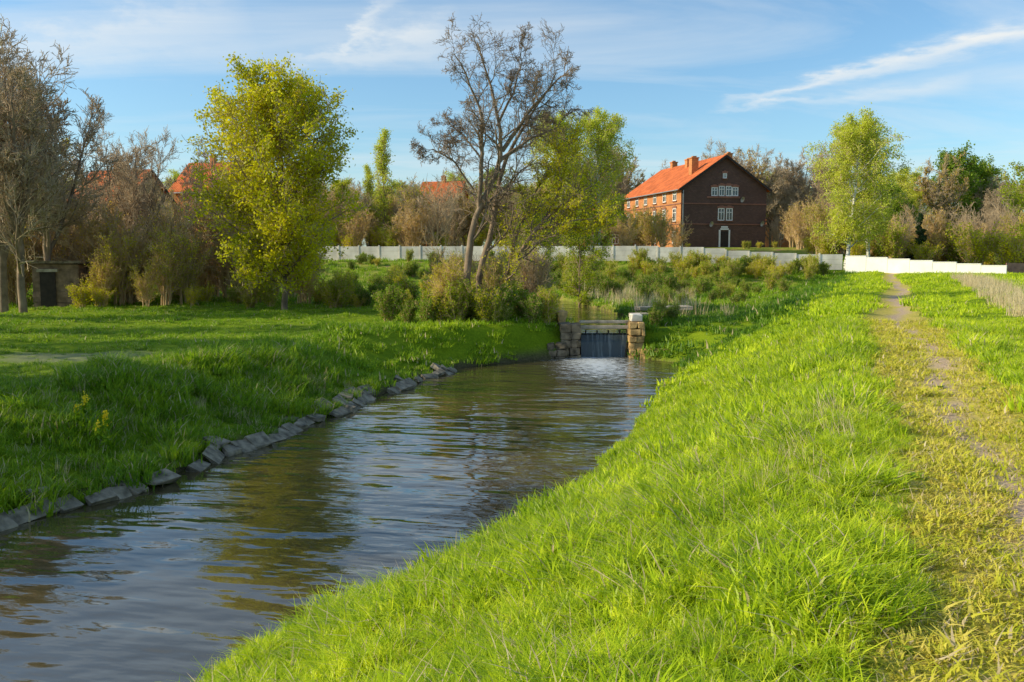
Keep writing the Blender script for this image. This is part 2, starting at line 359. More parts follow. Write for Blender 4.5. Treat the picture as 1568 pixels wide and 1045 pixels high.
# ---------------------------------------------------------------- scatter via geometry nodes
def coll_of(name, meshes):
    c = bpy.data.collections.new(name)
    for k,m in enumerate(meshes):
        o = bpy.data.objects.new(f'{name}_src_{k:02d}', m); c.objects.link(o)
    return c
def scatter(name, P, rot, scl, coll, idx):
    me = bpy.data.meshes.new(name); n=len(P)
    me.vertices.add(n); me.vertices.foreach_set('co', np.ascontiguousarray(P,dtype=np.float32).ravel())
    a = me.attributes.new('rot','FLOAT_VECTOR','POINT'); a.data.foreach_set('vector', np.ascontiguousarray(rot,dtype=np.float32).ravel())
    a = me.attributes.new('scl','FLOAT_VECTOR','POINT')
    if scl.ndim==1: scl = np.repeat(scl[:,None],3,1)
    a.data.foreach_set('vector', np.ascontiguousarray(scl,dtype=np.float32).ravel())
    a = me.attributes.new('idx','INT','POINT'); a.data.foreach_set('value', np.ascontiguousarray(idx,dtype=np.int32))
    me.update()
    o = add_obj(name, me)
    ng = bpy.data.node_groups.new(name+'_gn','GeometryNodeTree')
    ng.interface.new_socket('Geometry', in_out='INPUT', socket_type='NodeSocketGeometry')
    ng.interface.new_socket('Geometry', in_out='OUTPUT', socket_type='NodeSocketGeometry')
    N=ng.nodes; gi=N.new('NodeGroupInput'); go=N.new('NodeGroupOutput'); ip=N.new('GeometryNodeInstanceOnPoints'); ci=N.new('GeometryNodeCollectionInfo')
    ci.inputs['Collection'].default_value=coll; ci.inputs['Separate Children'].default_value=True; ci.inputs['Reset Children'].default_value=True
    def na(nm,ty):
        q=N.new('GeometryNodeInputNamedAttribute'); q.data_type=ty; q.inputs['Name'].default_value=nm
        return [s_ for s_ in q.outputs if s_.enabled and s_.name=='Attribute'][0]
    e=N.new('FunctionNodeEulerToRotation'); ng.links.new(na('rot','FLOAT_VECTOR'), e.inputs[0])
    ip.inputs['Pick Instance'].default_value=True
    ng.links.new(gi.outputs[0], ip.inputs['Points']); ng.links.new(ci.outputs[0], ip.inputs['Instance'])
    ng.links.new(na('idx','INT'), ip.inputs['Instance Index']); ng.links.new(e.outputs[0], ip.inputs['Rotation'])
    ng.links.new(na('scl','FLOAT_VECTOR'), ip.inputs['Scale']); ng.links.new(ip.outputs[0], go.inputs[0])
    md=o.modifiers.new('scatter','NODES'); md.node_group=ng
    return o

def tuft(seed, nb, rad, h, w, mat, lean=0.5, dry=0.0):
    r = np.random.default_rng(seed)
    a = r.uniform(0,2*np.pi,nb); q = rad*np.sqrt(r.uniform(0,1,nb)); bx=q*np.cos(a); by=q*np.sin(a)
    H = h*r.uniform(0.4,1.15,nb); la = a+r.normal(0,1.3,nb); ln = H*lean*r.uniform(0.2,1.6,nb)
    ww = w*r.uniform(0.5,1.5,nb); fa = la+np.pi/2+r.normal(0,0.5,nb)
    ts = np.array([0,0.35,0.7,1.0]); V=[]
    for t in ts:
        cx = bx+np.cos(la)*ln*t**2; cy = by+np.sin(la)*ln*t**2; cz = H*(t-0.25*t*t*lean*1.3)-0.02
        hw = ww*0.5*(1-t**1.8)+0.0004
        V.append(np.stack([np.stack([cx-np.cos(fa)*hw,cy-np.sin(fa)*hw,cz],1), np.stack([cx+np.cos(fa)*hw,cy+np.sin(fa)*hw,cz],1)],1))
    V=np.stack(V,1).reshape(-1,3)
    b=np.arange(nb)[:,None]*8; F=np.concatenate([b+np.array([[2*k,2*k+1,2*k+3,2*k+2]]) for k in range(3)],0)
    mi = np.zeros(len(F),int)
    if dry>0:
        d=(r.uniform(0,1,nb)<dry).astype(int); mi=np.tile(d,3)
    return fast_mesh('tuft', V, F, [mat, M_dry], mi)
tN = coll_of('near_tufts', [tuft(1+k, 80, 0.18, 0.22+0.015*k, 0.012, M_grass, 0.6+0.08*k, 0.05) for k in range(6)])
tM = coll_of('mid_tufts', [tuft(20+k, 80, 0.32, 0.27, 0.021, M_grass, 0.65, 0.04) for k in range(4)])
tF = coll_of('far_tufts', [tuft(30+k, 60, 0.6, 0.30, 0.05, M_grass, 0.5, 0.03) for k in range(3)])
tS = coll_of('painted_shade_tufts', [tuft(35+k, 60, 0.6, 0.36, 0.05, M_grassD, 0.5, 0.03) for k in range(3)])
tL = coll_of('meadow_tufts', [tuft(40+k, 80, 0.32, 0.34, 0.021, M_grassL, 0.6, 0.06) for k in range(4)])
tLF= coll_of('meadow_far_tufts', [tuft(50+k, 60, 0.55, 0.36, 0.045, M_grassL, 0.5, 0.05) for k in range(3)])
tP = coll_of('path_tufts', [tuft(60+k, 60, 0.17, 0.06, 0.009, M_grassP, 1.1, 0.15) for k in range(4)])
tD = coll_of('dry_tufts', [tuft(70+k, 26, 0.3, 0.75, 0.014, M_dry, 0.3) for k in range(3)])
def rosette(seed):
    r=np.random.default_rng(seed);V=[];F=[];n=0
    for k in range(16):
        a=r.uniform(0,6.28);L=r.uniform(0.05,0.12);w=L*0.25;el_=r.uniform(0.3,1.1);ca,sa=math.cos(a),math.sin(a);ts=[0,0.3,0.7,1.0];ws=[0.15,1,0.8,0.05]
        for t_,wk in zip(ts,ws):
            rr_=L*t_*math.cos(el_);zz_=L*t_*math.sin(el_)-L*0.5*t_*t_
            V+= [(ca*rr_-sa*w*wk,sa*rr_+ca*w*wk,zz_),(ca*rr_+sa*w*wk,sa*rr_-ca*w*wk,zz_)]
        F+=[(n+2*j,n+2*j+1,n+2*j+3,n+2*j+2) for j in range(3)];n+=8
    return fast_mesh('rosette',np.array(V),np.array(F),[M_weed])
tW = coll_of('weeds',[rosette(80+k) for k in range(4)])

def sample(y0,y1,dens,xm=0.62,off=1.8):
    ymax_w = 2*(xm*y1+off); n=int(dens*(y1-y0)*ymax_w)
    y=rng.uniform(y0,y1,n); x=rng.uniform(-ymax_w/2,ymax_w/2,n)
    k=np.abs(x)<xm*y+off; x=x[k]; y=y[k]
    wet=(x>XL(y)-0.2)&(x<XR(y)+0.05); k=~wet; return x[k],y[k]
def do_grass(name, x, y, coll, nidx, hs, sink=0.0, tilt=0.14):
    n=len(x); z=height(x,y)
    rot=np.stack([rng.normal(0,tilt,n),rng.normal(0,tilt,n),rng.uniform(0,6.28,n)],1)
    return scatter(name, np.stack([x,y,z-sink],1), rot, hs, coll, rng.integers(0,nidx,n))
def hvar(x,y): return 0.40+0.5*sst(0.3,0.7,fbm(x*1.2,y*1.2,40))+0.45*sst(0.6,0.85,vnoise(x*2.2,y*2.2,44))
# right bank
x,y=sample(1.6,9,70); k=(x>XR(y))&(np.hypot(x,y)>1.6); x,y=x[k],y[k]
pm=path_mask(x,y); k=(pm<0.35)
hs=hvar(x,y)*(1-0.5*sst(0,0.35,pm)); hs=hs*(1-0.45*sst(0.8,2.0,x-XP(y)))
edge=sst(0.0,0.9,x-XR(y)); hs=hs*(0.5+0.5*edge)
do_grass('bank_grass', x[k],y[k], tN,6, np.maximum(hs[k],0.35))
xx,yy=sample(1.6,9,120); pm2=path_mask(xx,yy); k2=(pm2>0.15)&(dirt_mask(xx,yy)<0.3)&(xx>XR(yy))
do_grass('path_grass', xx[k2],yy[k2], tP,4, rng.uniform(0.6,1.5,k2.sum()))
x,y=sample(9,22,26); k=(x>XR(y)); x,y=x[k],y[k]; pm=path_mask(x,y); k=pm<0.35
hs=hvar(x,y)*(1-0.5*sst(0,0.35,pm))*(1-0.35*sst(0.8,2.0,x-XP(y)))*(0.5+0.5*sst(0,0.9,x-XR(y)))
do_grass('bank_grass', x[k],y[k], tM,4, np.maximum(hs[k],0.35))
xx,yy=sample(9,24,45); pm2=path_mask(xx,yy); k2=(pm2>0.15)&(dirt_mask(xx,yy)<0.3)&(xx>XR(yy))
do_grass('path_grass', xx[k2],yy[k2], tP,4, rng.uniform(0.9,1.9,k2.sum()))
def painted_shade(x,y):  # where longer, darker grass carries the painted shadow on the right bank
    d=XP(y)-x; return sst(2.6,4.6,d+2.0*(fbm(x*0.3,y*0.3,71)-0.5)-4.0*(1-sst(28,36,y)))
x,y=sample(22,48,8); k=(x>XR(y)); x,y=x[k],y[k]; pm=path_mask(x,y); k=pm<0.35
hs=hvar(x,y)*0.85*(1-0.3*sst(0.8,2.5,x-XP(y))); sh=painted_shade(x,y)>rng.uniform(0.1,0.9,len(x))
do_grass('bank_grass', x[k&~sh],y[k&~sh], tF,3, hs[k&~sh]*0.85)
do_grass('painted_shade_bank_grass', x[k&sh],y[k&sh], tS,3, hs[k&sh]*1.0)
x,y=sample(48,92,3); k=(x>XP(y)-8); x,y=x[k],y[k]; pm=path_mask(x,y); k=pm<0.35; sh=painted_shade(x,y)>rng.uniform(0.1,0.9,len(x))
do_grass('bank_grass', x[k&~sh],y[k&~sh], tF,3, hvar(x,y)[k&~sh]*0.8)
do_grass('painted_shade_bank_grass', x[k&sh],y[k&sh], tS,3, hvar(x,y)[k&sh]*0.9)
# left bank + meadow
x,y=sample(7,26,22); k=(x<XL(y)-0.2); x,y=x[k],y[k]; g=gravel_mask(x,y); k=(g<0.25)|(rng.uniform(0,1,len(x))<0.25)
bank=1-sst(3.5,6,XL(y)-x); hs=hvar(x,y)*(0.40+0.75*bank)*(1-0.5*(g>0.25))
do_grass('meadow_grass', x[k],y[k], tL,4, hs[k])
x,y=sample(26,48,7); k=(x<XL(y)-0.2); x,y=x[k],y[k]
bank=1-sst(3.5,6,XL(y)-x); hs=hvar(x,y)*(0.5+0.5*bank)
do_grass('meadow_grass', x,y, tLF,3, hs*0.85)
x,y=sample(48,93,1.8); k=(x<XP(y)-6); x,y=x[k],y[k]
do_grass('valley_grass', x,y, tLF,3, hvar(x,y)*1.0)
n=420; y=rng.uniform(16,60,n); x=XP(y)+rng.uniform(2.6,4.2,n)+0.02*y
do_grass('dry_reed_strip', x,y, tD,3, rng.uniform(0.5,1.0,n))
n=150; y=rng.uniform(40,72,n); x=rng.uniform(1,10,n)+ (y-40)*0.08
k=(x>XR(y)+0.3)|(x<XL(y)-0.3); do_grass('dry_reeds', x[k],y[k], tD,3, rng.uniform(0.9,1.6,k.sum()))
n=70; y=rng.uniform(12,27,n); x=XL(y)-rng.uniform(0.5,3.5,n); do_grass('dry_stems', x,y, tD,3, rng.uniform(0.3,0.9,n)*0.7)
n=26; x=rng.normal(2.6,0.3,n); y=rng.uniform(6.3,10,n); x=x+(y-7.7)*0.4; do_grass('dry_stems', x,y, tD,3, rng.uniform(0.25,0.48,n),0,0.4)
x,y=sample(2,12,5); k=(x>XR(y)+0.3)&((path_mask(x,y)<0.1)|(rng.uniform(0,1,len(x))<0.15)); do_grass('broadleaf_weeds', x[k],y[k], tW,4, rng.uniform(0.6,1.2,k.sum()))

# ---------------------------------------------------------------- trees
def unit(v): return v/np.maximum(np.linalg.norm(v,axis=-1,keepdims=True),1e-9)
def polylev(r,P0,D0,L,r0,r1f,n,wob,trop):
    m=len(P0); pts=[P0]; D=unit(D0); P=P0
    for k in range(n):
        D=unit(D+r.normal(0,wob,(m,3))+np.array([0,0,1.0])*trop)
        P=P+D*(L/n)[:,None]; pts.append(P)
    pts=np.stack(pts,1); rad=r0[:,None]*np.linspace(1,r1f,n+1)[None,:]
    return pts,rad
def spawn(r,pts,rad,L,c,t0,t1,ang,angv,lenfn,rr):
    m,n1,_=pts.shape; n=n1-1
    t=t0+(t1-t0)*((np.arange(c)[None,:]+r.uniform(0,1,(m,c)))/c)
    f=np.clip(t*n,0,n-1e-4); i=f.astype(int); fr=f-i; mi=np.arange(m)[:,None]
    A=pts[mi,i]; B=pts[mi,i+1]; P=A*(1-fr[...,None])+B*fr[...,None]; D=unit(B-A)
    R=rad[mi,i]*(1-fr)+rad[mi,i+1]*fr
    q=r.normal(0,1,(m,c,3)); q=unit(q-np.sum(q*D,-1,keepdims=True)*D)
    a=np.radians(ang+r.normal(0,angv,(m,c)))[...,None]
    Dn=D*np.cos(a)+q*np.sin(a)
    Ln=lenfn(t,L[:,None])*r.uniform(0.65,1.2,(m,c))
    return P.reshape(-1,3),Dn.reshape(-1,3),Ln.ravel(),(R*rr).ravel()
def tubes(pts,rad,k):
    m,n1,_=pts.shape; T=unit(pts[:,-1]-pts[:,0]); ref=np.where(np.abs(T[:,2:3])>0.8,np.array([[1.0,0,0]]),np.array([[0,0,1.0]]))
    a=unit(np.cross(T,ref)); b=np.cross(T,a); th=np.arange(k)*2*np.pi/k
    ring=np.cos(th)[None,:,None]*a[:,None,:]+np.sin(th)[None,:,None]*b[:,None,:]
    V=pts[:,:,None,:]+rad[:,:,None,None]*ring[:,None,:,:]
    j=np.arange(k); f=np.stack([j,(j+1)%k,(j+1)%k+k,j+k],1)
    F=(np.arange(m)[:,None,None,None]*(n1*k)+np.arange(n1-1)[None,:,None,None]*k+f[None,None]).reshape(-1,4)
    return V.reshape(-1,3),F
def leaves(r,P,size):
    n=len(P); a=unit(r.normal(0,1,(n,3))); b=unit(np.cross(a,r.normal(0,1,(n,3)))); s=(size*r.uniform(0.6,1.3,n))[:,None]
    V=np.stack([P-a*s*0.5,P+b*s*0.33,P+a*s*0.5,P-b*s*0.33],1).reshape(-1,3)
    F=np.arange(n*4).reshape(n,4); return V,F
def build_tree(name,seed,trunks,levels,bark,twig,leafmat_=None,leafn=0,leafsize=0.12,leafspread=0.12,leaflv=(2,),rmin=0.006,leaf_tmin=0.2):
    r=np.random.default_rng(seed); VV=[];FF=[];MI=[];off=0
    def put(V,F,mi):
        nonlocal off
        VV.append(V);FF.append(F+off);MI.append(np.full(len(F),mi));off+=len(V)
    N=14; P=[];R=[];Ls=[]
    for pl,r0,r1 in trunks:
        pl=np.asarray(pl,float); d=np.concatenate([[0],np.cumsum(np.linalg.norm(np.diff(pl,axis=0),axis=1))]); tt=np.linspace(0,d[-1],N+1)
        q=np.stack([np.interp(tt,d,pl[:,k]) for k in range(3)],1); q[1:]+=r.normal(0,0.012*d[-1]/3,(N,3))
        P.append(q);R.append(np.linspace(r0,r1,N+1));Ls.append(d[-1])
    pts=np.stack(P);rad=np.stack(R);L=np.array(Ls)
    V,F=tubes(pts,rad,8);put(V,F,0)
    LP=[]
    for li,lv in enumerate(levels):
        P0,D0,L,r0=spawn(r,pts,rad,L,lv['c'],lv.get('t0',0.2),lv.get('t1',1.0),lv['ang'],lv.get('av',12),lv['len'],lv.get('rr',0.6))
        r0=np.maximum(r0,rmin*1.3)
        n=lv.get('n',4); pts,rad=polylev(r,P0,D0,L,r0,0.35,n,lv.get('wob',0.12),lv.get('trop',0.05)); rad=np.maximum(rad,rmin)
        V,F=tubes(pts,rad,5 if li==0 else (4 if li==1 else 3)); put(V,F,0 if li==0 else 1)
        if leafmat_ and li in leaflv: LP.append(pts)
    if leafmat_:
        al=[]
        for q in LP:
            m,n1,_=q.shape; nn=int(leafn/len(LP)); mi=r.integers(0,m,nn); t=r.uniform(leaf_tmin,1,nn)*(n1-1-1e-4); i=t.astype(int); fr=(t-i)[:,None]
            al.append(q[mi,i]*(1-fr)+q[mi,i+1]*fr+r.normal(0,leafspread,(nn,3)))
        V,F=leaves(r,np.concatenate(al),leafsize); put(V,F,2)
    return fast_mesh(name,np.concatenate(VV),np.concatenate(FF),[bark,twig,leafmat_ or twig],np.concatenate(MI))
def fan_skeleton(seed,H,R,nl,base=0.28,r0=0.2,lean=0.0):
    r=np.random.default_rng(seed); b=base*H; tr=[]
    tr.append((np.array([[0,0,-0.3],[lean*0.2,0,b*0.5],[lean*0.4,0.05,b],[lean*.6+0.1,0,H*0.6],[lean,0,H*0.95]]),r0,0.03))
    for k in range(nl):
        a=2*np.pi*k/nl+r.normal(0,0.4); rr=R*r.uniform(0.45,0.85); h0=b*r.uniform(0.7,1.5); ht=H*r.uniform(0.72,0.98)
        ca,sa=math.cos(a),math.sin(a)
        tr.append((np.array([[lean*.3,0,h0],[lean*.4+ca*rr*0.35,sa*rr*0.35,h0+(ht-h0)*0.3],[lean*.5+ca*rr*0.7,sa*rr*0.7,h0+(ht-h0)*0.65],[lean*.7+ca*rr,sa*rr,ht]]),r0*0.55,0.02))
    return tr
def bare(name,seed,H,R,nl=5,dens=1.0,twig=M_twig,rmin=0.01,r0=0.2,lean=0,base=0.28,leafm=None,leafn=0,leafsize=0.15,tw=3):
    lv=[dict(c=int(11*dens),t0=0.15,ang=42,len=lambda t,L:L*0.30*(1.15-0.6*t),rr=0.55,n=5,wob=0.11,trop=0.10),
        dict(c=int(6*dens),t0=0.15,ang=42,len=lambda t,L:L*0.52*(1.1-0.5*t),rr=0.6,n=4,wob=0.14,trop=0.07),
        dict(c=6,t0=0.1,ang=38,len=lambda t,L:L*0.6,rr=0.6,n=3,wob=0.14,trop=0.07),
        dict(c=tw,t0=0.1,ang=36,len=lambda t,L:L*0.65,rr=0.7,n=2,wob=0.14,trop=0.07)]
    return build_tree(name,seed,fan_skeleton(seed,H,R,nl,base,r0,lean),lv,M_bark,twig,leafm,leafn,leafsize,0.08,(2,3),rmin)
def excurrent(name,seed,H,R,base,leafm,leafn,leafsize,bark=M_bark,twig=M_twig,prof=None,ang0=65,trop=0.06,nlat=38,sub_trop=0.03,spread=0.14,lean=(0,0),r0=0.16,rmin=0.01,lmin=0.2):
    prof = prof or (lambda s:(np.sin(np.pi*np.clip(0.12+0.80*s,0,1)))**0.7)
    tr=[(np.array([[0,0,-0.3],[lean[0]*0.2,lean[1]*.2,H*0.25],[lean[0]*0.55,lean[1]*.5,H*0.55],[lean[0],lean[1],H]]),r0,0.02)]
    lv=[dict(c=nlat,t0=base,ang=ang0,av=10,len=lambda t,L:R*prof((t-base)/(1-base)),rr=0.5,n=6,wob=0.09,trop=trop),
        dict(c=9,t0=0.15,ang=45,len=lambda t,L:L*0.42*(1.15-0.6*t),rr=0.55,n=4,wob=0.13,trop=sub_trop),
        dict(c=6,t0=0.15,ang=42,len=lambda t,L:L*0.5,rr=0.6,n=3,wob=0.15,trop=sub_trop)]
    return build_tree(name,seed,tr,lv,bark,twig,leafm,leafn,leafsize,spread,(1,2),rmin,lmin)
def shrub(name,seed,H,R,leafm,leafn,leafsize,stems=9,twig=M_redtwig,rmin=0.012,c1=9,c2=6):
    r=np.random.default_rng(seed); tr=[]
    for k in range(stems):
        a=r.uniform(0,6.28); rr=R*r.uniform(0.2,0.8); h=H*r.uniform(0.65,0.95); ca,sa=math.cos(a),math.sin(a); q=0.25*R
        tr.append((np.array([[ca*q*.5,sa*q*.5,-0.2],[ca*rr*0.35,sa*rr*.35,h*0.4],[ca*rr*.8,sa*rr*.8,h*.8],[ca*rr,sa*rr,h]]),0.02+0.008*H,0.012))
    lv=[dict(c=c1,t0=0.12,ang=38,len=lambda t,L:L*0.35*(1.1-0.5*t),rr=0.6,n=4,wob=0.12,trop=0.12),
        dict(c=c2,t0=0.1,ang=36,len=lambda t,L:L*0.5,rr=0.7,n=3,wob=0.13,trop=0.10),
        dict(c=2,t0=0.1,ang=36,len=lambda t,L:L*0.6,rr=0.7,n=2,wob=0.13,trop=0.10)]
    return build_tree(name,seed,tr,lv,M_redtwig,twig,leafm,leafn,leafsize,0.09 if leafm else 0,(1,2),rmin)

def gz(x,y): return float(height(np.array([x]),np.array([y]))[0])
def plant(name,me,x,y,sc=1.0,rz=None,sz=None):
    rz = rng.uniform(0,6.28) if rz is None else rz
    return add_obj(name,me,(x,y,gz(x,y)-0.05),(0,0,rz),(sc,sc,sz if sz else sc))

Y0=37.0
def pl(l): return np.array([[a,Y0+d,c] for a,c,d in l])
hero=[ (pl([(-1.7,-2.0,0),(-1.85,0.3,0),(-1.9,1.6,0.1),(-1.35,3.6,0.1),(-0.5,5.5,0),(-0.45,7.2,-0.2),(-0.9,8.8,-0.1),(-1.35,10.3,0)]),0.20,0.025),
 (pl([(-1.5,-1.8,0.3),(-1.35,1.0,0.4),(-0.85,2.6,0.6),(-0.7,4.3,0.6),(-0.2,5.9,0.7),(0.35,6.8,0.8),(1.2,8.2,0.9),(1.9,9.4,1.0)]),0.17,0.025),
 (pl([(-1.35,3.6,0.1),(-1.2,5.8,-0.4),(-1.25,7.4,-0.7),(-1.8,8.8,-0.8),(-2.3,9.7,-1.0)]),0.11,0.02),
 (pl([(-0.4,6.0,0),(0.6,7.4,-0.4),(1.6,8.5,-0.7),(2.3,9.1,-0.9)]),0.10,0.02),
 (pl([(-0.5,5.6,0),(0.7,6.5,0.5),(1.9,7.1,1.0),(2.5,7.9,1.2)]),0.08,0.02),
 (pl([(-1.6,4.4,0),(-2.4,5.6,-0.3),(-3.2,6.0,-0.6),(-3.8,5.8,-0.8)]),0.06,0.015),
 (pl([(-1.2,5.6,0),(-2.1,6.8,0.6),(-2.7,7.3,1.0)]),0.05,0.015),
 (pl([(-0.6,7.0,0),(0.1,8.5,0.2),(0.4,9.7,0.4),(0.3,10.4,0.5)]),0.06,0.015)]
lvh=[dict(c=13,t0=0.3,ang=48,av=14,len=lambda t,L:0.45+L*0.19*(1.2-0.7*t),rr=0.5,n=6,wob=0.2,trop=0.05),
     dict(c=8,t0=0.12,ang=45,av=14,len=lambda t,L:L*0.5*(1.1-0.4*t),rr=0.6,n=5,wob=0.22,trop=0.02),
     dict(c=6,t0=0.1,ang=45,len=lambda t,L:L*0.5,rr=0.65,n=3,wob=0.22,trop=0.02),
     dict(c=3,t0=0.2,ang=40,len=lambda t,L:L*0.6,rr=0.7,n=2,wob=0.2,trop=0.02)]
add_obj('bare_tree', build_tree('bare_tree',5,hero,lvh,M_bark,M_twigH,None,rmin=0.006))
lean=[ (pl([(-1.3,-2.0,0.5),(-0.9,-0.2,0.4),(0.1,1.5,0.2),(1.2,3.0,0),(2.2,3.9,-0.2),(3.4,4.6,-0.3)]),0.16,0.03),
 (pl([(-0.2,1.1,0.3),(0.2,2.6,0.8),(0.9,4.2,1.0),(1.6,5.6,1.1)]),0.08,0.02),
 (pl([(1.2,3.0,0),(1.9,4.2,0.4),(2.3,5.4,0.6),(2.4,6.4,0.8)]),0.07,0.02),
 (pl([(1.0,2.8,0),(2.4,3.1,-0.5),(3.6,3.3,-0.8)]),0.06,0.02)]
lvl=[dict(c=14,t0=0.3,ang=50,av=14,len=lambda t,L:0.5+L*0.2*(1.2-0.7*t),rr=0.5,n=6,wob=0.17,trop=0.10),
     dict(c=8,t0=0.12,ang=45,len=lambda t,L:L*0.5,rr=0.6,n=4,wob=0.2,trop=0.05),
     dict(c=5,t0=0.1,ang=45,len=lambda t,L:L*0.5,rr=0.65,n=3,wob=0.2,trop=0.02)]
add_obj('leaning_tree', build_tree('leaning_tree',6,lean,lvl,M_bark,M_twigH,M_leafY,13000,0.09,0.08,(1,2),0.007))

T_yellow = excurrent('maple',21,10.2,4.3,0.15,M_leafY,60000,0.145,prof=lambda s:np.clip(1.02-0.85*np.abs(s-0.36)**1.35,0.2,1)*sst(-0.35,0.2,s),ang0=62,trop=0.06,nlat=100,spread=0.17,r0=0.17)
T_bareA = bare('bareA',31,12,4.0,6,1.0)
T_bareB = bare('bareB',32,12,3.2,6,1.1,rmin=0.012)
T_bareC = bare('bareC',33,12,4.5,6,1.0,rmin=0.015,twig=M_twig,leafm=M_leafO,leafn=2600,leafsize=0.2,tw=2)
T_birch = excurrent('birch',41,13,4.0,0.16,M_leafP,30000,0.16,bark=M_birch,ang0=52,trop=0.02,nlat=50,sub_trop=-0.18,spread=0.22,lean=(1.3,0.2),r0=0.2,rmin=0.012)
T_pop = excurrent('poplar',42,12,1.9,0.12,M_leafP,7000,0.17,ang0=35,trop=0.08,nlat=36,spread=0.22,rmin=0.012)
T_leaf = excurrent('leafy',43,11,3.8,0.15,M_leafS,12000,0.20,ang0=55,nlat=36,spread=0.2,rmin=0.012)
T_green = excurrent('green',44,11,4.2,0.12,M_leafG,20000,0.26,ang0=60,nlat=40,spread=0.25,rmin=0.012)
T_con = excurrent('conifer',45,9,2.2,0.05,M_leafC,16000,0.22,ang0=80,nlat=46,prof=lambda s:1.0-0.92*s,trop=-0.01,spread=0.12)
T_twigA = shrub('twigA',51,5.5,2.4,M_leafO,1300,0.11,10)
T_twigB = shrub('twigB',52,5.0,2.2,M_leafY,2800,0.11,9)
T_twigC = shrub('twigC',53,6.0,2.2,None,0,0.1,9,twig=M_twig)
T_shA = shrub('shA',54,2.2,1.3,M_leafS,3400,0.10,9,rmin=0.006)
T_shB = shrub('shB',55,2.0,1.4,M_leafY,2600,0.10,9,rmin=0.006)
T_shC = shrub('shC',56,1.8,1.4,M_leafG,3400,0.11,9,rmin=0.006)

plant('maple_tree',T_yellow,-11.3,44,1.0,0.5)
for me,x,y,s in ((T_bareA,-25.8,45,1.17),(T_bareB,-24.0,43.5,1.0),(T_bareB,-25.3,48.5,1.08),(T_bareB,-29,50,1.1),(T_bareB,-27,60,0.9),(T_bareA,-23.4,56,0.82),(T_bareB,-20.0,60,0.8),(T_bareC,-34,64,1.0)):
    plant('bare_tree',me,x,y,s)
for me,x,y,s in ((T_green,-21.5,18,0.85),(T_leaf,-25,25,0.88),(T_bareA,-27,31,0.9),(T_green,-20,12,0.75),(T_leaf,-31,38,0.9)):
    plant('tree',me,x,y,s)
for me,x,y,s in ((T_leaf,1.2,48,0.5),(T_leaf,4.4,58,0.55)):
    plant('young_tree',me,x,y,s)
plant('poplar_tree',T_pop,-15.0,105,1.12); plant('poplar_tree',T_pop,-17.3,108,0.8)
plant('birch_tree',T_birch,6.2,101,1.15,2.5); plant('birch_tree',T_birch,10.2,103,1.15,4.0)
plant('birch_tree',T_birch,33.0,88,1.1,0.2); plant('birch_tree',T_birch,36.8,92,1.02,2.0)
plant('tree',T_green,66,134,1.25); plant('tree',T_green,72,138,1.15); plant('bare_tree',T_bareC,61,128,1.15); plant('tree',T_leaf,47.5,80,1.0)
plant('bare_tree',T_bareA,40,112,1.15); plant('conifer_tree',T_con,47.5,104,0.7)
plant('tree',T_leaf,-2.5,104,0.8); plant('tree',T_leaf,-20,106,0.7)
tb=coll_of('distant_trees',[T_bareA,T_bareB,T_bareC,T_leaf,T_green,T_birch])
P=[];sc=[];ix=[]
def mass(x0,x1,y0,y1,z,s0,s1,ch,n):
    c=0
    while c<n:
        x=rng.uniform(x0,x1);y=rng.uniform(y0,y1);c+=1
        P.append((x,y,z));sc.append(rng.uniform(s0,s1));ix.append(int(rng.choice(ch)))
mass(12,62,142,165,2.2,1.05,1.45,[0,1,1,2],24)
mass(-150,190,170,220,2,0.85,1.35,[0,1,2,3,3,4,5],120)
mass(-80,5,112,134,2.3,0.45,0.68,[0,1,2,3,3,5],30)
mass(-80,5,144,155,2.3,0.7,1.0,[0,1,2,3,2,5],28)
mass(50,110,112,150,1.5,0.6,0.95,[0,2,3,3,5,4],34)
mass(-75,-30,55,88,-0.5,0.5,0.75,[0,1,2,2,3],16)
n=len(P);scatter('distant_trees',np.array(P),np.stack([np.zeros(n),np.zeros(n),rng.uniform(0,6.28,n)],1),np.array(sc),tb,np.array(ix))

tt=coll_of('thicket_plants',[T_twigA,T_twigB,T_twigC,T_shA,T_shB,T_shC])
def thicket(name,regs):
    P=[];sc=[];ix=[]
    for (x0,x1,y0,y1,n,s0,s1,ch) in regs:
        for k in range(n):
            x=rng.uniform(x0,x1);y=rng.uniform(y0,y1)
            P.append((x,y,gz(x,y)-0.05));sc.append(rng.uniform(s0,s1));ix.append(int(rng.choice(ch)))
    n=len(P);scatter(name,np.array(P),np.stack([rng.normal(0,.04,n),rng.normal(0,.04,n),rng.uniform(0,6.28,n)],1),np.array(sc),tt,np.array(ix))
thicket('left_thicket',[(-34,-16,49,60,26,0.7,1.2,[0,0,1,2]),(-24,-13,50,60,9,0.5,0.9,[0,1,1]),(-23,-9,46.5,50,24,0.4,0.9,[3,4,4,1]),(-9.5,-4,44,54,14,0.4,0.8,[3,4,5,5])])
thicket('riverside_bushes',[(-4.0,-0.4,35.0,37.0,14,0.45,0.9,[3,5,5,4]),(-0.8,1.5,35.2,37.6,8,0.35,0.7,[5,5,3]),(-3.0,0.2,37.5,41,6,0.6,1.0,[3,4,5]),(-5.5,-3,35.5,39,4,0.4,0.8,[3,5]),(-2.8,-0.6,36.0,38,3,0.45,0.65,[1])])
thicket('streamside_thicket',[(-4,-0.5,44,56,5,0.4,0.6,[0,2,1]),(-3,1,41,46,3,0.45,0.6,[1,2])])
thicket('weir_bushes',[(1.0,2.0,36.6,39,5,0.3,0.5,[5,3]),(5.6,8.0,36.5,39,6,0.25,0.42,[5,5,3])])
